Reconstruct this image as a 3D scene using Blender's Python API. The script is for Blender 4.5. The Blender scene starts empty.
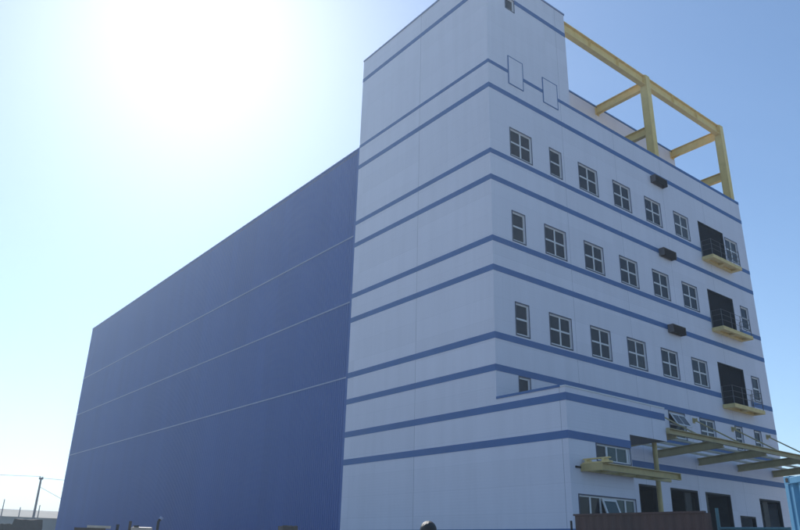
import bpy, bmesh, math, random
from mathutils import Vector, Matrix
random.seed(7)
scene = bpy.context.scene
C = scene.collection
G = 0.25                      # ground level (camera eye is at 1.6)
W, D, TW, A = 24.28, 11.02, 6.32, 3.57   # facade width, block depth, tower width, annex depth
RT, PT = 30.67, 24.50         # tower roof, parapet top
E_Y = 64.0                    # far end of the warehouse
WH = 24.33

# ------------------------------------------------------------------ materials
def mat(name, col, rough=0.6, metal=0.0, var=0.06, vscale=1.5, bump=0.0, bscale=20, spec=0.5, col2=None, stretch=(1, 1, 1)):
    m = bpy.data.materials.new(name); m.use_nodes = True
    nt = m.node_tree; N = nt.nodes; L = nt.links
    b = N['Principled BSDF']
    b.inputs['Roughness'].default_value = rough
    b.inputs['Metallic'].default_value = metal
    b.inputs['Specular IOR Level'].default_value = spec
    tc = N.new('ShaderNodeTexCoord'); mp = N.new('ShaderNodeMapping')
    mp.inputs['Scale'].default_value = stretch
    L.new(tc.outputs['Object'], mp.inputs['Vector'])
    n = N.new('ShaderNodeTexNoise'); n.inputs['Scale'].default_value = vscale; n.inputs['Detail'].default_value = 6
    n.inputs['Roughness'].default_value = 0.6
    L.new(mp.outputs['Vector'], n.inputs['Vector'])
    r = N.new('ShaderNodeValToRGB')
    c2 = col2 if col2 else tuple(c * (1 - 2.2 * var) for c in col)
    r.color_ramp.elements[0].position = 0.32; r.color_ramp.elements[0].color = (*c2, 1)
    r.color_ramp.elements[1].position = 0.62; r.color_ramp.elements[1].color = (*col, 1)
    L.new(n.outputs['Fac'], r.inputs['Fac']); L.new(r.outputs['Color'], b.inputs['Base Color'])
    if bump:
        n2 = N.new('ShaderNodeTexNoise'); n2.inputs['Scale'].default_value = bscale; n2.inputs['Detail'].default_value = 4
        L.new(tc.outputs['Object'], n2.inputs['Vector'])
        bp = N.new('ShaderNodeBump'); bp.inputs['Strength'].default_value = bump; bp.inputs['Distance'].default_value = 0.02
        L.new(n2.outputs['Fac'], bp.inputs['Height']); L.new(bp.outputs['Normal'], b.inputs['Normal'])
    return m

def math_node(nt, op, a, b=None, c=None):
    n = nt.nodes.new('ShaderNodeMath'); n.operation = op
    for i, v in enumerate((a, b, c)):
        if v is None: continue
        if isinstance(v, (int, float)): n.inputs[i].default_value = v
        else: nt.links.new(v, n.inputs[i])
    return n.outputs[0]

def panel_mat(name, col, joint, seams):
    """insulated wall panels: vertical sealant joints, fine horizontal profiling, rain streaks"""
    m = bpy.data.materials.new(name); m.use_nodes = True
    nt = m.node_tree; N = nt.nodes; L = nt.links; b = N['Principled BSDF']
    b.inputs['Roughness'].default_value = 0.62; b.inputs['Specular IOR Level'].default_value = 0.25
    tc = N.new('ShaderNodeTexCoord'); sp = N.new('ShaderNodeSeparateXYZ'); L.new(tc.outputs['Object'], sp.inputs[0])
    x, y, z = sp.outputs
    geo = N.new('ShaderNodeNewGeometry'); gs = N.new('ShaderNodeSeparateXYZ'); L.new(geo.outputs['True Normal'], gs.inputs[0])
    ax = math_node(nt, 'GREATER_THAN', math_node(nt, 'ABSOLUTE', gs.outputs[0]), 0.5)     # 1 on the side faces
    mask = None
    for (which, pos, wd) in seams:
        c = x if which == 'x' else y
        d = math_node(nt, 'LESS_THAN', math_node(nt, 'ABSOLUTE', math_node(nt, 'SUBTRACT', c, pos)), wd)
        d = math_node(nt, 'MULTIPLY', d, ax if which == 'y' else math_node(nt, 'SUBTRACT', 1.0, ax))
        mask = d if mask is None else math_node(nt, 'MAXIMUM', mask, d)
    # horizontal panel laps every 1.0 m
    fr = math_node(nt, 'FRACT', math_node(nt, 'ADD', z, 0.02))
    lap = math_node(nt, 'MULTIPLY', math_node(nt, 'LESS_THAN', fr, 0.015), 0.14)
    mask = math_node(nt, 'MULTIPLY', mask, 0.75)
    mask = math_node(nt, 'MAXIMUM', mask, lap)
    mp = N.new('ShaderNodeMapping'); mp.inputs['Scale'].default_value = (1.6, 1.6, 0.12); L.new(tc.outputs['Object'], mp.inputs['Vector'])
    n = N.new('ShaderNodeTexNoise'); n.inputs['Scale'].default_value = 1.0; n.inputs['Detail'].default_value = 7; n.inputs['Roughness'].default_value = 0.65
    L.new(mp.outputs[0], n.inputs['Vector'])
    r = N.new('ShaderNodeValToRGB')
    r.color_ramp.elements[0].position = 0.28; r.color_ramp.elements[0].color = (*[c * 0.94 for c in col], 1)
    r.color_ramp.elements[1].position = 0.6; r.color_ramp.elements[1].color = (*col, 1)
    L.new(n.outputs['Fac'], r.inputs[0])
    # each panel a slightly different batch of paint
    vec = N.new('ShaderNodeCombineXYZ')
    L.new(math_node(nt, 'FLOOR', math_node(nt, 'DIVIDE', math_node(nt, 'ADD', x, 0.1), 4.6)), vec.inputs[0])
    L.new(math_node(nt, 'FLOOR', math_node(nt, 'DIVIDE', math_node(nt, 'ADD', y, 20.73), 5.2)), vec.inputs[1])
    L.new(math_node(nt, 'FLOOR', math_node(nt, 'ADD', z, 0.02)), vec.inputs[2])
    wn = N.new('ShaderNodeTexWhiteNoise'); wn.noise_dimensions = '3D'; L.new(vec.outputs[0], wn.inputs['Vector'])
    hs = N.new('ShaderNodeHueSaturation'); L.new(r.outputs[0], hs.inputs['Color'])
    L.new(math_node(nt, 'MULTIPLY_ADD', wn.outputs['Value'], 0.05, 0.965), hs.inputs['Value'])
    mx = N.new('ShaderNodeMix'); mx.data_type = 'RGBA'
    L.new(mask, mx.inputs['Factor']); L.new(hs.outputs[0], mx.inputs['A']); mx.inputs['B'].default_value = (*joint, 1)
    L.new(mx.outputs['Result'], b.inputs['Base Color'])
    # oil-canning and micro ribs
    w = math_node(nt, 'SINE', math_node(nt, 'MULTIPLY', z, 2 * math.pi / 0.125))
    mp2 = N.new('ShaderNodeMapping'); mp2.inputs['Scale'].default_value = (0.25, 0.25, 1.0); L.new(tc.outputs['Object'], mp2.inputs['Vector'])
    n2 = N.new('ShaderNodeTexNoise'); n2.inputs['Scale'].default_value = 1.2; n2.inputs['Detail'].default_value = 2; L.new(mp2.outputs[0], n2.inputs['Vector'])
    h = math_node(nt, 'ADD', math_node(nt, 'MULTIPLY', w, 0.05), math_node(nt, 'MULTIPLY', n2.outputs['Fac'], 1.4))
    bp = N.new('ShaderNodeBump'); bp.inputs['Strength'].default_value = 0.5; bp.inputs['Distance'].default_value = 0.02
    L.new(h, bp.inputs['Height']); L.new(bp.outputs[0], b.inputs['Normal'])
    return m

seams = [('y', 5.3, 0.011), ('y', 0.0 - 0.02, 0.0)] + [('x', s, 0.009) for s in (10.08, 14.70, 19.30)] + [('x', 5.48, 0.010), ('y', -A + 0.28, 0.010)]
M = {}
M['panel'] = panel_mat('white_wall_panel', (0.755, 0.750, 0.840), (0.26, 0.28, 0.34), seams)
M['band'] = mat('blue_band_paint', (0.050, 0.143, 0.365), 0.55, var=0.05, vscale=0.8)
M['coping'] = mat('coping_metal', (0.16, 0.22, 0.40), 0.5, var=0.05)
M['cladding'] = mat('blue_cladding', (0.033, 0.108, 0.352), 0.5, var=0.03, vscale=0.22, stretch=(1, 1, 0.25), spec=0.4)
nt = M['cladding'].node_tree; cb = nt.nodes['Principled BSDF']
src = cb.inputs['Base Color'].links[0].from_socket
tc_ = [n for n in nt.nodes if n.bl_idname == 'ShaderNodeTexCoord'][0]
sx_ = nt.nodes.new('ShaderNodeSeparateXYZ'); nt.links.new(tc_.outputs['Object'], sx_.inputs[0])
cv_ = nt.nodes.new('ShaderNodeCombineXYZ')
nt.links.new(math_node(nt, 'FLOOR', math_node(nt, 'DIVIDE', sx_.outputs[1], 1.0)), cv_.inputs[1])
lv = math_node(nt, 'ADD', math_node(nt, 'ADD', math_node(nt, 'GREATER_THAN', sx_.outputs[2], 10.2), math_node(nt, 'GREATER_THAN', sx_.outputs[2], 14.5)), math_node(nt, 'GREATER_THAN', sx_.outputs[2], 18.55))
nt.links.new(lv, cv_.inputs[2])
wn_ = nt.nodes.new('ShaderNodeTexWhiteNoise'); nt.links.new(cv_.outputs[0], wn_.inputs['Vector'])
hs_ = nt.nodes.new('ShaderNodeHueSaturation'); nt.links.new(src, hs_.inputs['Color'])
nt.links.new(math_node(nt, 'MULTIPLY_ADD', wn_.outputs['Value'], .08, .96), hs_.inputs['Value'])
nt.links.new(hs_.outputs[0], cb.inputs['Base Color'])
M['flash'] = mat('pale_flashing', (0.30, 0.37, 0.54), 0.5, var=0.05)
M['yellow'] = mat('yellow_steel_paint', (0.88, 0.645, 0.215), 0.5, var=0.06, vscale=2.5, col2=(0.78, 0.56, 0.18))
M['slab'] = mat('yellow_slab_paint', (0.82, 0.63, 0.27), 0.65, var=0.08, vscale=3)
M['midyellow'] = mat('dull_yellow_paint', (0.55, 0.415, 0.17), 0.5, var=0.08, vscale=2.0, col2=(0.42, 0.33, 0.13))
M['olive'] = mat('canopy_steel_paint', (0.51, 0.415, 0.20), 0.5, var=0.08, vscale=2.0, col2=(0.42, 0.335, 0.16))
M['purlin'] = mat('purlin_primer', (0.50, 0.46, 0.36), 0.55, var=0.06, vscale=3)
M['white'] = mat('white_window_plastic', (0.74, 0.74, 0.75), 0.4, var=0.04)
M['trim'] = mat('dark_window_trim', (0.035, 0.05, 0.10), 0.5)
M['dark'] = mat('dark_steel_and_reveal_shade', (0.022, 0.022, 0.027), 0.6, spec=0.3)
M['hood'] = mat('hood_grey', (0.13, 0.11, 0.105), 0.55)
M['louvre'] = mat('louvre_brown', (0.035, 0.028, 0.028), 0.6)
M['inner'] = mat('bare_interior', (0.085, 0.085, 0.09), 0.85, var=0.1)
M['door'] = mat('dark_door_leaf', (0.055, 0.055, 0.052), 0.6, var=0.1)
M['rail'] = mat('galvanised_rail', (0.12, 0.12, 0.125), 0.5, var=0.08)
M['leaf'] = mat('dark_maroon_door_paint', (0.010, 0.007, 0.010), 0.85, var=0.12, vscale=1.2, spec=0.15)
M['rust'] = mat('rust_brown_sheet', (0.092, 0.050, 0.044), 0.75, var=0.14, vscale=1.2, col2=(0.060, 0.040, 0.038), stretch=(1, 1, 0.3))
M['teal'] = mat('teal_paint', (0.10, 0.22, 0.24), 0.55, var=0.08)
M['cont'] = mat('light_blue_container_paint', (0.115, 0.33, 0.52), 0.5, var=0.05, vscale=2.0, col2=(0.09, 0.27, 0.44))
M['scuff'] = mat('bare_scuffed_steel', (0.50, 0.52, 0.52), 0.6, var=0.1, vscale=8)
M['rubber_and_hole'] = mat('tyre_rubber_and_hole_shade', (0.02, 0.02, 0.02), 0.85)
M['asph'] = mat('roof_felt', (0.16, 0.16, 0.16), 0.9)
M['ground'] = mat('dry_earth_and_concrete', (0.33, 0.315, 0.285), 0.9, var=0.14, vscale=0.25, bump=0.6, bscale=6, col2=(0.25, 0.235, 0.21))
M['shed'] = mat('grey_green_shed_wall', (0.13, 0.16, 0.165), 0.7, var=0.08, vscale=0.5)
M['shedroof'] = mat('pale_shed_roof', (0.24, 0.22, 0.185), 0.8, var=0.08, vscale=0.4)
M['darkroof'] = mat('dark_shed_roof', (0.10, 0.10, 0.12), 0.6, var=0.08)
M['pole'] = mat('weathered_concrete_pole', (0.16, 0.15, 0.15), 0.8, var=0.1)
M['wood'] = mat('weathered_timber', (0.10, 0.075, 0.06), 0.8, var=0.18, vscale=3, stretch=(1, 1, 6))
M['plank'] = mat('pale_plank', (0.62, 0.54, 0.44), 0.7, var=0.1, vscale=4)
M['tarp'] = mat('dark_tarpaulin', (0.040, 0.030, 0.028), 0.9, var=0.1, vscale=2, bump=0.5, bscale=4)
M['cream'] = mat('cream_machine_paint', (0.55, 0.44, 0.36), 0.5, var=0.08)
M['skin'] = mat('skin', (0.42, 0.25, 0.17), 0.55, var=0.03)
M['hair'] = mat('black_hair', (0.014, 0.012, 0.012), 0.42, var=0.1, vscale=30, bump=0.5, bscale=120, stretch=(1, 1, 0.2))
M['jacket'] = mat('dark_jacket', (0.05, 0.055, 0.075), 0.8, var=0.08, vscale=5)
M['trouser'] = mat('grey_trousers', (0.09, 0.085, 0.08), 0.85, var=0.08, vscale=5)
g = bpy.data.materials.new('window_glass'); g.use_nodes = True
gb = g.node_tree.nodes['Principled BSDF']
gb.inputs['Base Color'].default_value = (0.016, 0.020, 0.034, 1); gb.inputs['Roughness'].default_value = 0.06; gb.inputs['IOR'].default_value = 1.33
gn = g.node_tree.nodes.new('ShaderNodeTexNoise'); gn.inputs['Scale'].default_value = 1.3
gt = g.node_tree.nodes.new('ShaderNodeTexCoord'); gbm = g.node_tree.nodes.new('ShaderNodeBump')
gbm.inputs['Strength'].default_value = 0.12; gbm.inputs['Distance'].default_value = 0.03
g.node_tree.links.new(gt.outputs['Object'], gn.inputs['Vector']); g.node_tree.links.new(gn.outputs['Fac'], gbm.inputs['Height'])
g.node_tree.links.new(gbm.outputs[0], gb.inputs['Normal'])
oi = g.node_tree.nodes.new('ShaderNodeObjectInfo'); rp = g.node_tree.nodes.new('ShaderNodeValToRGB')
rp.color_ramp.elements.new(.7)
for i_, (p_, c_) in enumerate(((0, (.010, .013, .024)), (.7, (.022, .026, .038)), (1, (.060, .066, .076)))):
    e_ = rp.color_ramp.elements[i_]; e_.position = p_; e_.color = (*c_, 1)
sm = g.node_tree.nodes.new('ShaderNodeTexNoise'); sm.inputs['Scale'].default_value = 3.5; sm.inputs['Detail'].default_value = 5
g.node_tree.links.new(gt.outputs['Object'], sm.inputs['Vector'])
ad = math_node(g.node_tree, 'ADD', oi.outputs['Random'], math_node(g.node_tree, 'MULTIPLY_ADD', sm.outputs['Fac'], .5, -.25))
g.node_tree.links.new(ad, rp.inputs[0]); g.node_tree.links.new(rp.outputs[0], gb.inputs['Base Color'])
M['glass'] = g
g2 = g.copy(); g2.name = 'teal_window_glass'; t2 = g2.node_tree.nodes['Principled BSDF']; g2.node_tree.links.remove(t2.inputs['Base Color'].links[0]); t2.inputs['Base Color'].default_value = (0.045, 0.085, 0.095, 1)
M['tealglass'] = g2

# ------------------------------------------------------------------ mesh builder
class MB:
    def __init__(s): s.v = []; s.f = []
    def add(s, vs, fs):
        o = len(s.v); s.v += [tuple(v) for v in vs]; s.f += [tuple(i + o for i in f) for f in fs]; return s
    def quad(s, a, b, c, d): return s.add([a, b, c, d], [(0, 1, 2, 3)])
    def box(s, x0, x1, y0, y1, z0, z1):
        return s.add([(x0, y0, z0), (x1, y0, z0), (x1, y1, z0), (x0, y1, z0), (x0, y0, z1), (x1, y0, z1), (x1, y1, z1), (x0, y1, z1)],
                     [(0, 3, 2, 1), (4, 5, 6, 7), (0, 1, 5, 4), (1, 2, 6, 5), (2, 3, 7, 6), (3, 0, 4, 7)])
    def bar(s, p0, p1, w, h, up=(0, 0, 1), off=(0, 0)):
        """box along p0-p1, w sideways, h along up, centre shifted by off (side, up)"""
        p0 = Vector(p0); p1 = Vector(p1); d = (p1 - p0).normalized(); u = Vector(up)
        sd = d.cross(u).normalized(); u = sd.cross(d).normalized(); vs = []
        for p in (p0, p1):
            for a, b in ((-1, -1), (1, -1), (1, 1), (-1, 1)):
                vs.append(p + sd * (off[0] + a * w / 2) + u * (off[1] + b * h / 2))
        return s.add(vs, [(0, 1, 2, 3), (7, 6, 5, 4), (0, 4, 5, 1), (1, 5, 6, 2), (2, 6, 7, 3), (3, 7, 4, 0)])
    def ibeam(s, p0, p1, h, w, tf=0.03, tw=0.025, up=(0, 0, 1)):
        s.bar(p0, p1, w, tf, up, (0, h / 2 - tf / 2)); s.bar(p0, p1, w, tf, up, (0, -h / 2 + tf / 2))
        return s.bar(p0, p1, tw, h - 2 * tf, up)
    def tube(s, p0, p1, r, n=12, r1=None):
        p0 = Vector(p0); p1 = Vector(p1); d = (p1 - p0).normalized()
        a = d.orthogonal().normalized(); b = d.cross(a); vs = []; r1 = r if r1 is None else r1
        for p, rr in ((p0, r), (p1, r1)):
            for i in range(n):
                t = 2 * math.pi * i / n; vs.append(p + (a * math.cos(t) + b * math.sin(t)) * rr)
        fs = [(i, (i + 1) % n, n + (i + 1) % n, n + i) for i in range(n)] + [tuple(range(n - 1, -1, -1)), tuple(range(n, 2 * n))]
        return s.add(vs, fs)
    def ring(s, x0, x1, y0, y1, z0, z1, t):
        """rectangular frame in the xz plane, members t wide, lying inside x0..x1, z0..z1"""
        s.box(x0, x0 + t, y0, y1, z0, z1); s.box(x1 - t, x1, y0, y1, z0, z1)
        s.box(x0 + t, x1 - t, y0, y1, z0, z0 + t); return s.box(x0 + t, x1 - t, y0, y1, z1 - t, z1)
    def holed(s, org, u, v, U, V, holes, depth=0.0, inward=(0, 1, 0)):
        """flat wall org + a*u + b*v with rectangular openings (a0,a1,b0,b1) and reveals"""
        org = Vector(org); u = Vector(u); v = Vector(v); inw = Vector(inward) * depth
        us = sorted({U[0], U[1], *[h[0] for h in holes], *[h[1] for h in holes]})
        vs = sorted({V[0], V[1], *[h[2] for h in holes], *[h[3] for h in holes]})
        P = lambda a, b, i=0: org + u * a + v * b + (inw if i else Vector())
        for b0, b1 in zip(vs, vs[1:]):
            run = None
            for a0, a1 in list(zip(us, us[1:])) + [(None, None)]:
                solid = a0 is not None and not any(h[0] <= a0 + 1e-6 and h[1] >= a1 - 1e-6 and h[2] <= b0 + 1e-6 and h[3] >= b1 - 1e-6 for h in holes)
                if solid: run = (run[0], a1) if run else (a0, a1)
                elif run: s.quad(P(run[0], b0), P(run[1], b0), P(run[1], b1), P(run[0], b1)); run = None
        if depth:
            for a0, a1, b0, b1 in holes:
                s.quad(P(a0, b0), P(a0, b1), P(a0, b1, 1), P(a0, b0, 1)); s.quad(P(a1, b0), P(a1, b0, 1), P(a1, b1, 1), P(a1, b1))
                s.quad(P(a0, b0), P(a0, b0, 1), P(a1, b0, 1), P(a1, b0)); s.quad(P(a0, b1), P(a1, b1), P(a1, b1, 1), P(a0, b1, 1))
        return s
    def mesh(s, name, m):
        me = bpy.data.meshes.new(name); me.from_pydata(s.v, [], s.f); me.materials.append(m); me.update(); return me
    def build(s, name, m, parent=None, loc=(0, 0, 0), bevel=0, smooth=False):
        o = bpy.data.objects.new(name, s.mesh(name, m)); C.objects.link(o); o.location = loc
        if parent: o.parent = parent
        if smooth:
            for p in o.data.polygons: p.use_smooth = True
        if bevel:
            md = o.modifiers.new('bevel', 'BEVEL'); md.width = bevel; md.segments = 2; md.limit_method = 'ANGLE'
        return o

def empty(name, label, cat, loc=(0, 0, 0), rz=0, group=None):
    o = bpy.data.objects.new(name, None); C.objects.link(o); o.location = loc; o.rotation_euler = (0, 0, rz)
    o['label'] = label; o['category'] = cat
    if group: o['group'] = group
    return o
def tag(o, label, cat, group=None):
    o['label'] = label; o['category'] = cat
    if group: o['group'] = group
    return o
def structure(o): o['kind'] = 'structure'; return o
def copy_thing(o, loc, label=None, parent=None):
    c = o.copy(); C.objects.link(c)
    if parent: c.parent = parent
    else: c.location = loc; c['label'] = label
    for ch in list(o.children): copy_thing(ch, None, parent=c)
    return c

# ------------------------------------------------------------------ ground
gm = MB(); R_ = 900
gm.quad((-R_, -R_, G), (R_, -R_, G), (R_, R_, G), (-R_, R_, G))
structure(gm.build('ground', M['ground']))

# ------------------------------------------------------------------ office block
block = empty('office_block', 'white panelled factory office block with blue bands, corner tower and rows of windows', 'building')
rows = []      # (x0,x1,z0,z1,kind)
for x0, x1, k in ((1.42, 2.93, 4), (4.35, 5.22, 2), (6.67, 8.20, 4), (9.67, 11.20, 4), (12.67, 14.20, 4), (15.65, 17.17, 4), (21.57, 23.05, 4)):
    rows.append((x0, x1, 19.55, 21.06, k))
for z0, z1 in ((15.01, 16.50), (10.50, 11.98)):
    for x0, x1, k in ((1.36, 2.20, 2), (3.64, 5.16, 4), (6.66, 8.16, 4), (9.63, 11.15, 4), (12.64, 14.14, 4), (15.60, 17.13, 4), (22.22, 23.10, 2)):
        rows.append((x0, x1, z0, z1, k))
rows += [(15.65, 17.10, 7.30, 8.63, 4), (19.33, 20.10, 7.30, 8.63, 2), (21.53, 22.29, 7.30, 8.63, 2), (1.42, 2.10, 7.70, 8.63, 1), (1.42, 2.06, 28.50, 29.25, 1)]
OPENWIN = (12.67, 14.14, 7.30, 8.63)
bal_doors = [(18.36, 21.38, 18.82, 21.30), (18.36, 21.34, 14.28, 16.76), (18.36, 21.32, 9.75, 12.24)]
docks = [(9.42, 10.95, G, 4.79), (12.05, 14.55, G, 4.79), (15.25, 17.78, G, 4.79), (18.50, 20.19, G, 3.77), (20.90, 23.36, G, 4.79)]
holes = [r[:4] for r in rows] + [OPENWIN] + bal_doors + docks
mb = MB()
X, Z = (1, 0, 0), (0, 0, 1)
mb.holed((0, 0, 0), X, Z, (0, TW), (0, RT), [h for h in holes if h[1] < TW], 0.18)
mb.holed((0, 0, 0), X, Z, (TW, W), (0, PT), [h for h in holes if h[0] > TW], 0.18)
mb.quad((0, 0, 0), (0, 0, RT), (0, D, RT), (0, D, 0))                        # left face
mb.quad((TW, 0, 23.4), (TW, 4.2, 23.4), (TW, 4.2, RT), (TW, 0, RT))          # tower flank
mb.quad((TW, 4.2, 23.4), (W, 4.2, 23.4), (W, 4.2, 30.22), (TW, 4.2, 30.22))  # set-back plant room front
mb.quad((W, 0, 0), (W, 4.2, 0), (W, 4.2, PT), (W, 0, PT))
mb.quad((W, 4.2, 0), (W, D, 0), (W, D, 30.22), (W, 4.2, 30.22))
mb.quad((0, D, 0), (0, D, RT), (W, D, RT), (W, D, 0))
mb.quad((TW, 4.2, 30.22), (TW, 4.2, RT), (TW, D, RT), (TW, D, 30.22))
mb.box(TW + .002, W - .002, 0.16, 0.19, 23.42, PT - .003)                      # inner face of the parapet
mb.build('wall', M['panel'], block)
rb = MB()
rb.quad((0.01, 0.01, RT - .25), (TW - .01, .01, RT - .25), (TW - .01, D - .01, RT - .25), (.01, D - .01, RT - .25))
rb.quad((TW - .01, 4.21, 30.0), (W - .01, 4.21, 30.0), (W - .01, D - .01, 30.0), (TW - .01, D - .01, 30.0))
rb.quad((TW, .005, 23.45), (W - .005, .005, 23.45), (W - .005, 4.3, 23.45), (TW, 4.3, 23.45))
rb.build('roof', M['asph'], block)
fl = MB()
for z in (4.95, 9.70, 14.23, 18.77): fl.box(0.03, W - .03, 0.19, D - .03, z - .25, z)
for x in (6.0, 12.0, 18.0): fl.box(x - .1, x + .1, 0.185, D - .03, 0.0, 23.40)      # partitions
fl.box(0.03, W - .03, 5.0, 5.1, 0, 23.40)
fl.build('floor_slab', M['inner'], block)
cp = MB()                                                                  # thin metal copings
cp.box(-.04, 0.14, -.04, D, RT, RT + .10); cp.box(0.14, TW + .04, -.04, 0.14, RT, RT + .10); cp.box(TW - .14, TW + .04, 0.14, D, RT, RT + .10)
cp.build('coping', M['coping'], block)
cp = MB(); cp.box(TW + .05, W + .03, 4.15, 4.35, 30.22, 30.34); cp.box(W - .15, W + .03, 4.35, D, 30.22, 30.34)
cp.build('coping', M['band'], block)

def cut(x0, x1, gaps):
    segs = [(x0, x1)]
    for a, b in gaps:
        segs = [p for s in segs for p in ((s[0], min(s[1], a)), (max(s[0], b), s[1])) if p[1] - p[0] > 0.01]
    return segs
T = 0.014
hatches = [(1.42, 2.54, 23.68, 25.40), (4.06, 5.26, 23.72, 25.31)]
def band(z0, z1, xl=0.0, xr=W, yfront=0.0, yb=D, gaps=(), left=True, front=True):
    b = MB()
    if left: b.box(-T, 0, yfront, yb, z0, z1)
    if front:
        for i, (a, c) in enumerate(cut(xl - (T if left else 0), xr, gaps)): b.box(a, c, yfront - T, yfront, z0, z1)
    return b.build('band', M['band'], block)
hg = [(h[0], h[1]) for h in hatches]
dgap = [(18.30, 21.70)]
band(29.09, 29.36, xr=TW, gaps=[(1.36, 2.12)])
band(24.30, 24.50, gaps=hg)
band(22.84, 23.11)
band(19.14, 19.39, gaps=dgap)
band(17.73, 18.00)
band(14.62, 14.89, gaps=dgap)
band(13.20, 13.48)
band(10.09, 10.38, gaps=dgap)
band(8.68, 8.96)
band(6.96, 7.25, xr=6.45, yfront=-A)
band(5.56, 5.85, xr=3.83, yfront=-A)
band(6.96, 7.25, xl=6.45, left=False)
band(5.56, 5.85, xl=3.83, left=False)
band(2.10, 2.44, xr=3.83, yfront=-A, gaps=[(0.36, 3.82)])

# --- windows: shared meshes, one object per window > frame, pane
cache = {}
def window(x0, x1, z0, z1, kind, y=0.0, opened=False):
    w, h = round(x1 - x0, 3), round(z1 - z0, 3); key = (w, h, kind)
    if key not in cache:
        t = MB().ring(-.045, w + .045, -.016, 0.0, -.045, h + .045, .045)       # trim on the wall face, round the opening
        t.box(0.0, w, .0, .10, -.0, .02)
        f = MB().ring(.004, w - .004, .05, .11, .022, h - .004, .07)
        if kind == 4: f.box(w / 2 - .045, w / 2 + .045, .052, .108, .092, h - .074)
        if kind in (2, 4):
            for a, b in (((.074, w / 2 - .045), (w / 2 + .045, w - .074)) if kind == 4 else ((.074, w - .074),)):
                f.box(a, b, .056, .104, h * .52 - .04, h * .52 + .04)
        p = MB()
        cols = ((.07, w / 2 - .04), (w / 2 + .04, w - .07)) if kind == 4 else ((.07, w - .07),)
        rws = ((.09, h * .52 - .035), (h * .52 + .035, h - .07)) if kind > 1 else ((.09, h - .07),)
        for a, b in cols:
            for c, d in rws: p.box(a, b, .075, .09, c, d)
        cache[key] = (t.mesh('window', M['trim']), f.mesh('frame', M['white']), p.mesh('pane', M['glass']))
    t, f, p = cache[key]
    o = bpy.data.objects.new('window', t); C.objects.link(o); o.parent = block; o.location = (x0, y, z0)
    for nm, me in (('frame', f), ('pane', p)):
        c = bpy.data.objects.new(nm, me); C.objects.link(c); c.parent = o
    return o
for r in rows: window(*r)

# the top-hung window that stands open
x0, x1, z0, z1 = OPENWIN; w, h = x1 - x0, z1 - z0
t = MB().ring(-.045, w + .045, -.016, 0, -.045, h + .045, .045).build('window', M['trim'], block, (x0, 0, z0)); t['label'] = 'window with its upper sash hung open'
f = MB().ring(.004, w - .004, .05, .11, .004, h - .004, .085); f.box(.089, w - .089, .056, .104, .66, .76); f.build('frame', M['white'], t)
p = MB(); p.box(.08, w - .08, .075, .09, .08, .67); p.build('pane', M['glass'], t)
s = MB(); a = math.radians(32); hh = 0.74
c0 = Vector((w / 2, -.02, h - .10)); dn = Vector((0, -math.sin(a), -math.cos(a)))
for sx in (-1, 1): s.bar(c0 + Vector((sx * .62, 0, 0)), c0 + Vector((sx * .62, 0, 0)) + dn * hh, .07, .04, (0, -1, 0))
for q in (0.035, hh - .035): s.bar(c0 + dn * q + Vector((-.585, 0, 0)), c0 + dn * q + Vector((.585, 0, 0)), .07, .04, dn.cross(Vector((1, 0, 0))))
s.bar(c0 + dn * .07, c0 + dn * (hh - .07), .05, .035, (0, -1, 0))
s.build('sash', M['white'], t)
p = MB(); p.bar(c0 + dn * .03, c0 + dn * (hh - .03), 1.2, .012, (0, -1, 0)); p.build('pane', M['glass'], t)

# --- hatches
for x0, x1, z0, z1 in hatches:
    t = MB().ring(x0 - .0, x1 + .0, -.035, -.0005, z0, z1, .045).build('hatch', M['band'], block)
    MB().box(x0 + .045, x1 - .045, -.026, -.0005, z0 + .045, z1 - .045).build('hatch_panel', M['panel'], t)

# --- balconies
for (x0, x1, z0, z1) in bal_doors:
    b = MB(); bx0, bx1, by, zt = 18.28, 21.72, -.74, z0 - .02
    b.box(bx0, bx1, by, -.003, zt - .10, zt)
    for xa, xb in ((bx0, bx0 + .34), (19.83, 20.17), (bx1 - .34, bx1)): b.box(xa, xb, by + .16, -.22, zt - .22, zt - .10)
    b.box(bx0, bx1, by, by + .16, zt - .22, zt - .10); b.box(bx0, bx1, -.22, -.003, zt - .22, zt - .10)
    o = b.build('balcony', M['slab'], block, bevel=.012)
    dl = MB(); dl.ring(x0 + .002, x1 - .002, .003, .19, z0 + .002, z1 - .002, .05)  # dark lining added to the reveals, shade put in as colour
    do = dl.build('balcony_door', M['dark'], block)
    lf = MB()
    for q in range(4):
        a_ = x0 + .06 + q * (x1 - x0 - .12) / 4; lf.box(a_ + .003, a_ + (x1 - x0 - .12) / 4 - .003, .13 + .006 * (q % 2), .16 + .006 * (q % 2), z0 + .055, z1 - .055)
    lf.build('door_leaf', M['leaf'], do)
    r = MB()
    pts = [(bx0 + .06, -.06), (bx0 + .06, by + .06), (bx0 + 1.13, by + .06), (bx0 + 2.26, by + .06), (bx1 - .06, by + .06), (bx1 - .06, -.06)]
    for p in pts: r.box(p[0] - .016, p[0] + .016, p[1] - .016, p[1] + .016, zt, zt + 1.05)
    for hz in (0.40, 0.72, 1.03):
        for p, q in zip(pts, pts[1:]): r.tube((*p, zt + hz), (*q, zt + hz), .012, 6)
    r.build('railing', M['rail'], o)

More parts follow.
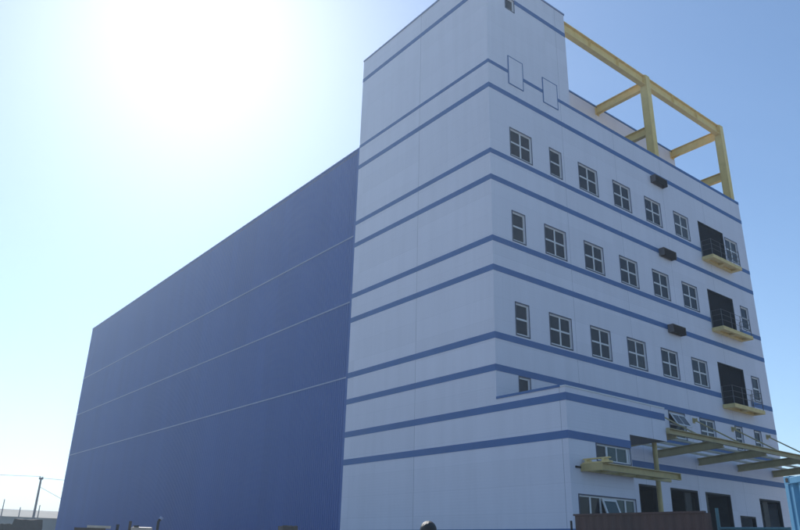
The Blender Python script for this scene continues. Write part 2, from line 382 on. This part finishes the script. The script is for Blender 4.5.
# --- dock doorways: a dark lining added round each opening so its reveals look shaded, one leaf left half across
for i, (x0, x1, z0, z1) in enumerate(docks):
    d = MB(); d.box(x0 + .001, x0 + .06, .004, .20, z0, z1 - .001); d.box(x1 - .06, x1 - .001, .004, .20, z0, z1 - .001); d.box(x0 + .06, x1 - .06, .004, .20, z1 - .09, z1 - .001)
    o = d.build('doorway', M['dark'], block)
    if i in (1, 2, 4):
        q = x0 + (x1 - x0) * (0.62, 0, 0.0, 0, .30)[i] if i != 1 else x0 + (x1 - x0) * .64
        lf = MB(); lf.box(q, q + .62, .24, .29, z0, z1 - .1)
        for k in range(4): lf.box(q + .05, q + .57, .225, .24, z0 + .3 + k * 1.1, z0 + 1.2 + k * 1.1)
        lf.build('door_leaf', M['door'], o)

# --- annex: low wing whose upper storey oversails the entrance
SO, AP = 6.10, 7.47
AW1 = (1.63, 3.74, 4.92, 5.52); AW2 = (0.41, 3.80, 2.20, 3.60)
mb = MB(); Y = -A
mb.holed((0, Y, 0), X, Z, (0, 3.83), (0, AP), [AW1, AW2], 0.15)
mb.quad((3.83, Y, SO), (6.45, Y, SO), (6.45, Y, AP), (3.83, Y, AP))
mb.quad((0, Y, 0), (0, Y, AP), (0, -.001, AP), (0, -.001, 0))
mb.quad((3.83, Y, 0), (3.83, -.001, 0), (3.83, -.001, SO), (3.83, Y, SO))
mb.quad((6.45, Y, SO), (6.45, -.001, SO), (6.45, -.001, AP), (6.45, Y, AP))
mb.box(.01, 3.82, Y + 1.2, Y + 1.25, 0.1, 5.9)
mb.build('annex_wall', M['panel'], block)
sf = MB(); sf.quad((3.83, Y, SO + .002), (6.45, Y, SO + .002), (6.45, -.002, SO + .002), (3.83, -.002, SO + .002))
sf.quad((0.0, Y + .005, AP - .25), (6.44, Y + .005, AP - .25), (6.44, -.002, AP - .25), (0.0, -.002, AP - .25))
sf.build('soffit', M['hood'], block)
cp = MB(); cp.box(-.03, .16, Y + .22, -.002, AP, AP + .10); cp.build('coping', M['band'], block)
cp = MB(); cp.box(-.03, 6.48, Y - .03, Y + .22, AP, AP + .05); cp.build('coping', M['white'], block)
x0, x1, z0, z1 = AW1; w, h = x1 - x0, z1 - z0
t = MB().ring(-.04, w + .04, -.016, 0, -.04, h + .04, .04).build('window', M['trim'], block, (x0, Y, z0))
f = MB().ring(.003, w - .003, .04, .09, .003, h - .003, .045)
for q in (.64, w - .16): f.box(q - .05, q + .05, .02, .089, .048, h - .048)
f.box(1.26, 1.30, .042, .088, .048, h - .048); f.build('frame', M['white'], t)
MB().box(.045, .60, .06, .075, .045, h - .045).build('pane', M['glass'], t)
MB().box(.68, w - .045, .06, .075, .045, h - .045).build('pane', M['tealglass'], t)
x0, x1, z0, z1 = AW2; w, h = x1 - x0, z1 - z0
t = MB().ring(-.04, w + .04, -.016, 0, -.04, h + .04, .04).build('window', M['trim'], block, (x0, Y, z0)); t['label'] = 'long ribbon window with one sash hung open'
f = MB().ring(.003, w - .003, .04, .09, .003, h - .003, .05)
for q in (.66, 1.26, 2.18, 2.78): f.box(q - .04, q + .04, .03, .089, .053, h - .053)
f.build('frame', M['white'], t)
for a, b in ((.05, .62), (.70, 1.22), (2.22, 2.74), (2.82, w - .05)): MB().box(a, b, .06, .075, .05, h - .05).build('pane', M['glass' if a < 1 else 'tealglass'], t)
s = MB(); an = math.radians(20); dn = Vector((0, -math.sin(an), -math.cos(an))); c0 = Vector((1.72, -.01, h - .07)); hh = h - .12
for sx in (-.39, .39): s.bar(c0 + Vector((sx, 0, 0)), c0 + Vector((sx, 0, 0)) + dn * hh, .08, .045, (0, -1, 0))
for q in (.04, hh - .04): s.bar(c0 + dn * q + Vector((-.35, 0, 0)), c0 + dn * q + Vector((.35, 0, 0)), .08, .045, dn.cross(Vector((1, 0, 0))))
s.build('sash', M['white'], t)
p = MB(); p.bar(c0 + dn * .03, c0 + dn * (hh - .03), .72, .012, (0, -1, 0)); p.build('pane', M['tealglass'], t)

# --- round column under the oversailing storey
cl = MB(); cl.tube((6.38, -3.0, G), (6.38, -3.0, SO - .001), .10, 20); cl.box(6.12, 6.60, -3.24, -2.76, G, G + .03)
cl.build('column', M['midyellow'], block)

# ------------------------------------------------------------------ vent hoods on the facade
def vent_hood():
    o = empty('vent_hood', '', 'vent', group='dark vent hoods on the facade')
    c = MB(); w, d, h = 1.26, .34, .44
    c.box(0, .03, -d, 0, 0, h); c.box(w - .03, w, -d, 0, 0, h); c.box(.03, w - .03, -d, 0, h - .03, h); c.box(.03, w - .03, -.03, 0, 0, h - .03)
    c.build('casing', M['hood'], o)
    l = MB(); l.box(.03, w - .03, -d + .05, -d + .065, 0.0, h - .03)
    for k in range(6):
        z = .03 + k * .062
        l.bar((.035, -d + .015, z + .02), (w - .035, -d + .015, z + .02), .055, .012, (0, -.6, 1))
    l.build('louvre', M['louvre'], o)
    return o
vh = vent_hood(); vh.location = (13.52, -.002, 22.28); vh['label'] = 'dark vent hood in the top window row, just under the second blue band'
copy_thing(vh, (13.50, -T - .002, 17.56), 'dark vent hood breaking the blue band between the top and middle window rows')
copy_thing(vh, (13.50, -T - .002, 13.02), 'dark vent hood breaking the blue band above the lowest row of square windows')

# ------------------------------------------------------------------ rooftop steel frame
fr = empty('roof_frame', 'tall yellow open steel frame of columns and beams on the roof terrace', 'steel frame', (TW, 0, 23.45))
def child(mb_, name, m, par, **k):
    o = mb_.build(name, m, par, **k); o.location = -par.location; return o
for xc in (14.86, 23.93):
    c = MB(); c.ibeam((xc, .40, 23.46), (xc, .40, 30.62), .50, .44, .04, .03, up=(0, 1, 0)); c.box(xc - .22, xc - .19, .20, .60, 23.46, 30.60)
    c.box(xc + .19, xc + .22, .20, .60, 23.46, 30.60)
    child(c, 'column', M['yellow'], fr)
def bolts(mb_, x, y, z, axis, n, dy, dz):
    for i in range(n):
        for j in (-1, 1):
            o_ = (i - (n - 1) / 2) * dz
            p_ = Vector((x, y, z + o_)) + (Vector((0, j * dy, 0)) if axis == 0 else Vector((j * dy, 0, 0)))
            e_ = Vector((.03, 0, 0)) if axis == 0 else Vector((0, .03, 0))
            mb_.tube(p_ - e_, p_ + e_, .022, 6)
for xa, xb in ((TW + .002, 14.63), (15.09, 23.70)):
    c = MB(); c.box(xa, xa + .025, .21, .59, 29.82, 30.66); c.box(xb - .025, xb, .21, .59, 29.82, 30.66)
    bolts(c, xb - .03, .40, 30.24, 0, 4, .14, .2)
    for q in (1 / 3, 2 / 3): c.box(xa + (xb - xa) * q - .01, xa + (xb - xa) * q + .01, .235, .385, 29.92, 30.56)
    c.ibeam((xa, .40, 30.24), (xb, .40, 30.24), .72, .34, .04, .03); child(c, 'beam', M['yellow'], fr)
for xc in (14.86, 23.93):
    for zc in (30.02, 26.66):
        c = MB(); c.ibeam((xc, .66, zc), (xc, 4.195, zc), .58, .30, .04, .03); c.box(xc - .18, xc + .18, .65, .66, zc - .33, zc + .33); c.box(xc - .22, xc + .22, 4.175, 4.195, zc - .40, zc + .36); bolts(c, xc, 4.17, zc, 1, 4, .12, .16)
        c.bar((xc, 3.55, zc - .27), (xc, 4.17, zc - .37), .02, .16); child(c, 'cross_beam', M['yellow'], fr)

# ------------------------------------------------------------------ long entrance canopy
cn = empty('loading_canopy', 'long open olive-yellow steel canopy over the loading doors, hung on tie rods', 'canopy', (6.5, 0, 6.3))
XB = (11.0, 15.0, 19.0, 23.0); YF = -3.60
f = MB(); f.box(6.48, 26.2, YF, YF + .02, 6.42, 6.66); f.box(6.48, 26.2, YF - .13, YF, 6.63, 6.66); f.box(6.48, 26.2, YF - .13, YF, 6.42, 6.45)
f.box(6.45, 6.48, YF - .13, YF + .02, 6.42, 6.66)
child(f, 'fascia', M['olive'], cn)
for x in (7.2,) + XB:
    b = MB(); b.ibeam((x, -.01, 6.27), (x, YF + .03, 6.50), .36, .22, .03, .03); child(b, 'beam', M['olive'], cn)
for y in (-.55, -1.3, -2.05, -2.8):
    z = 6.47 + (-y) / 3.6 * .23 + .0
    p = MB(); p.box(6.5, 26.2, y - .04, y + .04, z, z + .10); child(p, 'purlin', M['purlin'], cn)
for x in XB:
    r = MB(); r.tube((x, -.12, 8.40), (x, -2.95, 6.66), .038, 8); r.box(x - .03, x + .03, -.22, -.02, 8.34, 8.52); r.box(x - .12, x + .12, -.02, -.0005, 8.28, 8.56)
    r.box(x - .03, x + .03, -3.08, -2.88, 6.63, 6.72)
    child(r, 'tie_rod', M['olive'], cn)

# ------------------------------------------------------------------ small canopy under the annex window
sc_ = empty('entrance_canopy', 'small flat yellow steel canopy frame on the annex wall above the ribbon window', 'canopy', (.6, -A, 4.5))
z0, z1, yb, yf = 4.42, 4.68, -A - .003, -4.46
f = MB(); f.box(.62, 5.56, yf, yf + .02, z0, z1); f.box(.62, 5.56, yf - .09, yf, z1 - .03, z1); f.box(.62, 5.56, yf - .09, yf, z0, z0 + .03)
f.box(5.56, 5.59, yf - .09, yf + .02, z0, z1); child(f, 'fascia', M['midyellow'], sc_)
f = MB(); f.box(.62, 6.30, yb - .10, yb, z0 + .02, z1 - .02); child(f, 'wall_rail', M['midyellow'], sc_)
f = MB(); f.box(.60, .62, yf - .08, yb, z0, z1); child(f, 'end_plate', M['midyellow'], sc_)
for x in (1.7, 2.8, 3.9, 5.0):
    f = MB(); f.ibeam((x, yf + .02, 4.55), (x, yb - .10, 4.55), .20, .12, .02, .02); child(f, 'rib', M['midyellow'], sc_)
f = MB(); f.box(.30, .60, yb - .03, yb, 4.53, 4.60); child(f, 'bracket', M['dark'], sc_)
pk = MB()
for k in range(2): pk.box(k * .16, k * .16 + .15, -1.22 + .1 * k, 0, 0, .05)
for q in (-.95, -.2): pk.box(0.0, .31, q, q + .10, .05, .15)
pk.box(.02, .17, -1.15, -.02, .15, .19)
tag(pk.build('board', M['slab'], None, (.66, -3.62, 4.682)), 'yellowish nailed boards lying on the left end of the small entrance canopy', 'board')

# ------------------------------------------------------------------ blue warehouse
wh = empty('warehouse', 'long windowless blue corrugated warehouse behind the white block', 'warehouse', (0, 0, 0))
X0 = .05
prof = []; y = D + .004; pit = .20
while y < E_Y:
    for dy, dx in ((0, 0), (.09, 0), (.11, .028), (.18, .028)):
        if y + dy < E_Y: prof.append((X0 + dx, y + dy))
    y += pit
prof.append((X0, E_Y))
c = MB()
vs = [(p[0], p[1], z) for z in (0, WH) for p in prof]; n = len(prof)
c.add(vs, [(i + 1, i, n + i, n + i + 1) for i in range(n - 1)])
c.quad((X0, E_Y, 0), (X0, E_Y, WH), (W, E_Y, WH), (W, E_Y, 0)); c.quad((W, D + .01, 0), (W, E_Y, 0), (W, E_Y, WH), (W, D + .01, WH))
c.build('cladding', M['cladding'], wh)
MB().box(X0 + .01, W - .01, D + .01, E_Y - .01, WH - .2, WH - .1).build('roof', M['asph'], wh)
MB().box(X0 - .03, X0 + .2, D + .004, E_Y + .03, WH, WH + .10).build('coping', M['cladding'], wh)
for za in (18.55, 14.5, 10.2):
    MB().box(X0 - .025, X0 - .001, D + .004, E_Y, za - .035, za + .035).build('flashing', M['flash'], wh)
MB().box(X0 - .05, X0 + .02, D + .004, D + .16, 0, WH).build('corner_trim', M['cladding'], wh)

# ------------------------------------------------------------------ rust brown hoarding
FX = -7.38; FY0, FY1 = -9.48, -12.70
fe = empty('sheet_fence', 'rust-brown corrugated sheet fence panel in front of the annex', 'fence', (FX, FY0, G))
pr = []; y = FY0
while y > FY1:
    for dy, dx in ((0, 0), (.05, .018), (.10, .018), (.15, 0)): pr.append((FX + .10 - dx, y - dy))
    y -= .20
zt = 2.43
c = MB(); n = len(pr)
c.add([(p[0], p[1], z) for z in (G + .05, zt) for p in pr], [(i, i + 1, n + i + 1, n + i) for i in range(n - 1)])
o = child(c, 'sheeting', M['rust'], fe); md = o.modifiers.new('thick', 'SOLIDIFY'); md.thickness = .004
c = MB(); c.box(FX + .06, FX + .13, FY1 - .02, FY0 + .02, zt, zt + .04); child(c, 'top_rail', M['rust'], fe)
for y in (FY0 - .1, FY0 - 1.6, FY1 + .1):
    c = MB(); c.box(FX + .13, FX + .21, y - .04, y + .04, G, zt); child(c, 'post', M['rust'], fe)
c = MB(); c.tube((FX - .02, FY0 + .02, G), (FX - .02, FY0 + .02, 2.32), .025, 8)
tag(c.build('stake', M['dark']), 'thin dark metal stake standing at the left end of the rust-brown fence', 'stake')
rl = empty('metal_railing', 'teal painted steel railing beyond the right end of the brown fence', 'railing', (-5.66, -12.07, G))
c = MB(); c.tube((-5.66, -12.07, G), (-5.66, -12.07, 2.62), .035, 10); child(c, 'post', M['teal'], rl)
c = MB(); c.tube((-5.66, -12.07, 2.20), (-5.30, -13.40, 2.20), .03, 10); child(c, 'rail', M['teal'], rl)
c = MB(); c.tube((-5.30, -13.40, G), (-5.30, -13.40, 2.23), .035, 10); child(c, 'post', M['teal'], rl)

# ------------------------------------------------------------------ shipping container 
CX, CY, CZ = -9.13, -15.19, G; CL, CW_, CH = 6.06, 2.44, 2.59
ct = empty('shipping_container', 'light blue corrugated steel shipping container at the right edge', 'container', (CX, CY, CZ), math.radians(-38))
s = MB(); t_ = .11
for dx in (0, CW_ - t_):
    for dy in (0, -CL + t_): s.box(dx, dx + t_, dy - t_, dy, .12, CH - .12)
    s.box(dx, dx + .08, -CL + t_, -t_, CH - .12, CH - .02); s.box(dx, dx + .08, -CL + t_, -t_, .02, .15)
for dy in (0, -CL + t_):
    s.box(t_, CW_ - t_, dy - .08, dy, CH - .12, CH - .02); s.box(t_, CW_ - t_, dy - .08, dy, .02, .15)
s.build('frame', M['cont'], ct, bevel=.008)
def corrug(p0, p1, nrm, z0, z1):
    d = Vector(p1) - Vector(p0); Lh = d.length; d.normalize(); nv = Vector(nrm); pts = []; q = 0
    while q < Lh - .01:
        for dq, o_ in ((0, 0), (.10, 0), (.13, -.06), (.25, -.06)):
            if q + dq < Lh: pts.append(Vector(p0) + d * (q + dq) + nv * o_)
        q += .28
    pts.append(Vector(p1)); n = len(pts)
    return MB().add([(*p.xy, z) for z in (z0, z1) for p in pts], [(i, i + 1, n + i + 1, n + i) for i in range(n - 1)])
corrug((.02, -t_, 0), (.02, -CL + t_, 0), (-1, 0, 0), .15, CH - .12).build('side_wall', M['cont'], ct)
corrug((CW_ - .02, -t_, 0), (CW_ - .02, -CL + t_, 0), (1, 0, 0), .15, CH - .12).build('side_wall', M['cont'], ct)
corrug((t_, -.02, 0), (CW_ - t_, -.02, 0), (0, 1, 0), .15, CH - .12).build('end_wall', M['cont'], ct)
d = MB(); d.box(t_, CW_ / 2 - .01, -CL + .01, -CL + .05, .15, CH - .12); d.box(CW_ / 2 + .01, CW_ - t_, -CL + .01, -CL + .05, .15, CH - .12)
d.build('door', M['cont'], ct)
MB().box(.03, CW_ - .03, -CL + .03, -.03, CH - .04, CH - .025).build('roof', M['cont'], ct)
MB().box(.03, CW_ - .03, -CL + .03, -.03, .05, .10).build('floor', M['wood'], ct)
for dx in (0, CW_ - .16):
    for dy in (0, -CL + .18):
        for dz in (0, CH - .12):
            k = MB(); k.box(dx, dx + .16, dy - .18, dy, dz, dz + .12); o = k.build('corner_casting', M['cont'], ct)
            MB().box(dx - .004 if dx == 0 else dx + .16, dx if dx == 0 else dx + .164, dy - .125, dy - .055, dz + .03, dz + .095).build('hole_shade_plate', M['rubber_and_hole'], o)  # solid black plate, painted stand-in for the shade inside the hole
k = MB(); k.box(-.002, -.0005, -.09, -.02, .55, 1.55); k.box(-.002, -.0005, -.075, -.03, 1.6, 1.72); k.build('scuff', M['scuff'], ct)

# ------------------------------------------------------------------ things along the blue wall
bs = empty('board_stack', 'dark stack of boards topped by a pale plank at the blue wall', 'boards', (-12.80, 7.95, G + .04), math.radians(-17))
c = MB(); q = 0
for k in range(12):
    o_ = random.uniform(-.05, .05); c.box(-.62 + o_, .42 + o_, -.5, .5, q, q + .125); q += .15
    if k < 11:
        for xx in (-.45, .25): c.box(xx, xx + .08, -.48, .48, q - .025, q)
c.build('boards', M['wood'], bs)
MB().box(-.25, .55, -.52, .5, q - .02, q + .06).build('plank', M['plank'], bs)
ge = empty('site_generator', 'small cream site machine with a dark exhaust stack beside the blue wall', 'machine', (-11.25, 7.45, G), math.radians(-17))
c = MB(); c.box(-.36, .36, -.4, .4, .65, 1.90); c.build('housing', M['cream'], ge, bevel=.04)
c = MB(); c.box(-.45, .62, -.45, .45, .42, .64); c.build('skid', M['dark'], ge)
c = MB(); c.tube((.56, 0, .64), (.56, 0, 2.14), .05, 10); c.tube((.56, 0, 2.14), (.66, 0, 2.24), .05, 10); c.build('exhaust', M['dark'], ge)
MB().tube((.62, 0, 2.20), (.67, 0, 2.28), .07, 10).build('exhaust_cap', M['flash'], ge)
c = MB(); c.tube((-.42, .1, .64), (-.42, .1, 2.10), .05, 8); c.build('mast', M['wood'], ge)
c = MB(); c.box(-.30, -.12, -.42, .1, 1.90, 1.95); c.build('cowl', M['dark'], ge)
for sx in (-.4, .4):
    MB().tube((sx, -.44, .24), (sx, .44, .24), .24, 16).build('wheel', M['rubber_and_hole'], ge)
po = MB(); po.tube((0, 0, 0), (0, 0, 1.92), .05, 8); po.tube((0, 0, 1.92), (0, 0, 1.97), .06, 8)
tag(po.build('bollard_post', M['dark'], None, (-12.05, 7.72, G)), 'short dark post between the board stack and the cream machine', 'post')
def lump(name, label, cat, loc, sx, sy, sz, m, seed):
    rn = random.Random(seed); bm = bmesh.new()
    bmesh.ops.create_cube(bm, size=1); bmesh.ops.subdivide_edges(bm, edges=bm.edges[:], cuts=4, use_grid_fill=True)
    for v in bm.verts:
        z = v.co.z + .5; k = 1 - .18 * z ** 3
        v.co.x *= k; v.co.y *= k
        v.co += Vector((rn.uniform(-.03, .03), rn.uniform(-.03, .03), rn.uniform(-.02, .02) if z > .1 else 0))
        v.co = Vector((v.co.x * sx, v.co.y * sy, (v.co.z + .5) * sz))
    me = bpy.data.meshes.new(name); bm.to_mesh(me); bm.free(); me.materials.append(m)
    o = bpy.data.objects.new(name, me); C.objects.link(o); o.location = loc; o.rotation_euler = (0, 0, math.radians(-15))
    return tag(o, label, cat)
lump('covered_pile', 'tall dark brown tarpaulin-covered pile under the utility pole', 'pile', (-8.45, 37.8, G), 2.05, 2.2, 2.70, M['tarp'], 3)
lump('covered_pile', 'lower dark covered pile leaning against the left side of a taller one', 'pile', (-9.75, 38.2, G), .9, 1.6, 2.35, M['tarp'], 4)
lump('timber_pile', 'low brown pile of offcuts near the middle of the blue wall foot', 'pile', (-6.35, 5.2, G), .72, .8, 2.10, M['wood'], 5)

# ------------------------------------------------------------------ far left: sheds, poles, wires
def shed(name, label, x0, x1, y0, y1, h, rise, m, mr):
    o = empty(name, label, 'shed', (0, 0, 0))
    MB().box(x0, x1, y0, y1, G, h).build('wall', m, o)
    r = MB(); ym = (y0 + y1) / 2
    r.add([(x0 - .3, y0 - .4, h), (x1 + .3, y0 - .4, h), (x1 + .3, ym, h + rise), (x0 - .3, ym, h + rise), (x0 - .3, y1 + .4, h), (x1 + .3, y1 + .4, h)],
          [(0, 1, 2, 3), (3, 2, 5, 4), (0, 3, 4), (1, 5, 2), (0, 4, 5, 1)])
    r.build('roof', mr, o); return o
o = shed('low_shed', 'long low grey-green shed with pale roof on the far left skyline', -45, 16, 96, 110, 4.6, 1.2, M['shed'], M['shedroof'])
for k in range(9): MB().box(-40 + k * 6, -37.5 + k * 6, 95.96, 95.999, 1.6, 2.9).build('window', M['glass'], o)
shed('low_shed', 'distant shed with dark pitched roof just left of the blue warehouse edge', 15.2, 36, 128, 142, 5.9, 1.0, M['shed'], M['darkroof'])
up = empty('utility_pole', 'tall slender utility pole with a small crossarm left of the blue warehouse', 'utility pole', (0.62, 76.75, G))
MB().tube((0, 0, 0), (0, 0, 8.35), .17, 12, .11).build('pole', M['pole'], up)
MB().box(-.24, .24, -.07, .07, 8.18, 8.42).build('crossarm', M['pole'], up)
for q in (-.16, .16): MB().tube((q, 0, 8.42), (q, 0, 8.55), .04, 8).build('insulator', M['dark'], up)
def wire(label, a, b, sag, r):
    m_ = MB(); a = Vector(a); b = Vector(b); pts = []
    for i in range(17):
        t = i / 16; p = a.lerp(b, t); p.z -= sag * 4 * t * (1 - t); pts.append(p)
    for p, q in zip(pts, pts[1:]): m_.tube(p, q, r, 5)
    tag(m_.build('power_line', M['pole']), label, 'wire')
wire('thin overhead wire running left from the utility pole top', (0.62, 76.75, 8.77), (-42, 90, 9.3), .3, .022)
wire('thin stay wire sloping right and down from the utility pole', (0.62, 76.75, 7.6), (9.5, 73.5, 3.2), .05, .022)
wire('thin overhead wire running right from the pole behind the warehouse', (0.62, 76.75, 8.6), (44, 66, 8.8), .5, .022)
def mast(px, py, h, label): tag(MB().tube((0, 0, 0), (0, 0, h), .11, 8, .06).build('lamp_mast', M['pole'], None, (px, py, G)), label, 'pole')
mast(2.2, 92.0, 5.5, 'short thin pole in front of the grey-green shed, above the covered pile')
mast(4.6, 92.0, 5.9, 'short thin pole standing just right of the utility pole foot')
mast(0.05, 92.0, 6.4, 'short pale pole at the extreme left edge of the view')

# ------------------------------------------------------------------ person looking at the building
def skin_obj(name, verts, edges, radii, m, parent, sub=2):
    me = bpy.data.meshes.new(name); me.from_pydata(verts, edges, []); me.materials.append(m)
    o = bpy.data.objects.new(name, me); C.objects.link(o)
    if parent: o.parent = parent
    bm = bmesh.new(); bm.from_mesh(me); ly = bm.verts.layers.skin.verify(); bm.verts.ensure_lookup_table()
    for i, v in enumerate(bm.verts):
        rr = radii[i]; v[ly].radius = rr if isinstance(rr, tuple) else (rr, rr); v[ly].use_root = (i == 0)
    bm.to_mesh(me); bm.free()
    sk = o.modifiers.new('skin', 'SKIN'); sk.use_smooth_shade = True
    sb = o.modifiers.new('sub', 'SUBSURF'); sb.levels = sub; sb.render_levels = sub
    return o
pe = empty('person', 'dark-haired person in a dark jacket seen from behind, looking up at the building', 'person', (0, 0, G))
V = [(0, 0, .93), (0, .0, 1.10), (0, -.01, 1.28), (0, -.01, 1.42), (0, 0, 1.50), (0, .02, 1.57), (0, .03, 1.65)]
Rr = [(.15, .11), (.14, .105), (.16, .11), (.13, .09), (.055, .055), (.07, .085), (.075, .092)]
Ed = [(i, i + 1) for i in range(6)]
def chain(start, pts, rad):
    k = start
    for p, r in zip(pts, rad):
        V.append(p); Rr.append(r); Ed.append((k, len(V) - 1)); k = len(V) - 1
    return k
for s_ in (-1, 1):
    h_ = chain(3, [(s_ * .18, 0, 1.41), (s_ * .25, -.01, 1.14), (s_ * .27, .05, .90), (s_ * .27, .07, .83)], [.062, .048, .034, (.038, .022)])
    for j in range(4):
        yy = .045 + j * .018; ln = (.075, .085, .08, .065)[j]
        chain(h_, [(s_ * .27, yy + .005, .79), (s_ * .268, yy + .012, .79 - ln * .55), (s_ * .258, yy + .016, .79 - ln)], [.0095, .0085, .0075])
    chain(h_, [(s_ * .255, .105, .81), (s_ * .245, .12, .775)], [.011, .009])
    chain(0, [(s_ * .10, 0, .86), (s_ * .11, .01, .50), (s_ * .115, -.02, .10), (s_ * .12, .10, .05)], [.095, .06, .045, (.045, .035)])
# face: nose and ears as short stubs of the same surface
chain(5, [(0, .125, 1.585)], [.016])
for s_ in (-1, 1): chain(6, [(s_ * .085, .02, 1.61)], [.018])
body = skin_obj('body', V, Ed, Rr, M['skin'], pe)
skin_obj('jacket', [(0, 0, .90), (0, 0, 1.10), (0, -.01, 1.28), (0, -.01, 1.43), (-.19, 0, 1.42), (-.25, -.01, 1.14), (-.272, .045, .92), (.19, 0, 1.42), (.25, -.01, 1.14), (.272, .045, .92)],
         [(0, 1), (1, 2), (2, 3), (3, 4), (4, 5), (5, 6), (3, 7), (7, 8), (8, 9)], [(.19, .14), (.175, .13), (.19, .135), (.15, .11), .08, .066, .05, .08, .066, .05], M['jacket'], pe)
skin_obj('trousers', [(0, 0, .95), (-.10, 0, .86), (-.11, .01, .50), (-.115, -.02, .12), (.10, 0, .86), (.11, .01, .50), (.115, -.02, .12)],
         [(0, 1), (1, 2), (2, 3), (0, 4), (4, 5), (5, 6)], [(.165, .125), .11, .078, .068, .11, .078, .068], M['trouser'], pe)
bm = bmesh.new(); bmesh.ops.create_uvsphere(bm, u_segments=28, v_segments=18, radius=1)
rn = random.Random(2)
for v in bm.verts:
    a_ = math.atan2(v.co.y, v.co.x); k = 1 + .015 * math.sin(9 * a_ + 4 * v.co.z) + .012 * math.sin(23 * a_)
    v.co = Vector((v.co.x * .112 * k, v.co.y * .122 * k - .012, v.co.z * .120 * k))
bmesh.ops.delete(bm, geom=[f_ for f_ in bm.faces if f_.calc_center_median().y > .06 and f_.calc_center_median().z < .04 or f_.calc_center_median().z < -.09], context='FACES')
me = bpy.data.meshes.new('hair'); bm.to_mesh(me); bm.free(); me.materials.append(M['hair'])
for p in me.polygons: p.use_smooth = True
hr = bpy.data.objects.new('hair', me); C.objects.link(hr); hr.parent = pe; hr.location = (0, .02, 1.635)
pe.location = (-15.02, -13.31, G); pe.scale = (.972, .972, .972); pe.rotation_euler = (0, 0, math.radians(-38))

# ------------------------------------------------------------------ hazy air
hz = MB().box(-R_ - 5, R_ + 5, -R_ - 5, R_ + 5, -1.0, 33.0)
hm = bpy.data.materials.new('haze_air'); hm.use_nodes = True
hn = hm.node_tree; hn.nodes.remove(hn.nodes['Principled BSDF'])
pv = hn.nodes.new('ShaderNodeVolumePrincipled'); pv.inputs['Color'].default_value = (.72, .87, 1, 1)
pv.inputs['Density'].default_value = 0.0015; pv.inputs['Anisotropy'].default_value = 0.5
hn.links.new(pv.outputs[0], hn.nodes['Material Output'].inputs['Volume'])
ho = hz.build('haze', hm); ho['kind'] = 'stuff'

# ------------------------------------------------------------------ camera, light, sky
cam = bpy.data.cameras.new('camera'); co = bpy.data.objects.new('camera', cam); C.objects.link(co); scene.camera = co
cam.sensor_width = 36; cam.sensor_fit = 'HORIZONTAL'; cam.lens = 719.356 / 800 * 36; cam.clip_end = 6000; cam.clip_start = .1
rx, ry, rz = math.radians(111.5894), math.radians(1.4968), math.radians(-37.92)
co.matrix_world = Matrix.Translation((-21.4127, -20.7816, 1.6)) @ Matrix.Rotation(rz, 4, 'Z') @ Matrix.Rotation(rx, 4, 'X') @ Matrix.Rotation(ry, 4, 'Z')

sd = Vector((0.24, 0.73, 0.64)).normalized()          # towards the sun
el = math.asin(sd.z); az = math.atan2(sd.x, sd.y)
sl = bpy.data.lights.new('sun', 'SUN'); sl.energy = 3.6; sl.angle = math.radians(.53); sl.color = (1, .965, .92)
so = bpy.data.objects.new('sun', sl); C.objects.link(so); so.rotation_euler = sd.to_track_quat('Z', 'Y').to_euler(); so.location = (0, 0, 80)
w = bpy.data.worlds.new('World'); scene.world = w; w.use_nodes = True
nt = w.node_tree; bg = nt.nodes['Background']; bg.inputs['Strength'].default_value = 0.12
sk = nt.nodes.new('ShaderNodeTexSky'); sk.sky_type = 'NISHITA'; sk.sun_disc = False
sk.sun_elevation = el; sk.sun_rotation = az; sk.air_density = 1.0; sk.dust_density = 0.45; sk.ozone_density = 3.0; sk.altitude = 0
wb = nt.nodes.new('ShaderNodeMix'); wb.data_type = 'RGBA'; wb.blend_type = 'MULTIPLY'; wb.inputs['Factor'].default_value = 1
wb.inputs['B'].default_value = (.92, 1.0, 1.03, 1)          # cool white balance of the sky
nt.links.new(sk.outputs[0], wb.inputs['A']); nt.links.new(wb.outputs['Result'], bg.inputs[0])
vs_ = scene.view_settings; vs_.view_transform = 'Standard'; vs_.look = 'None'; vs_.gamma = 1; vs_.use_curve_mapping = False; vs_.exposure = 0.32
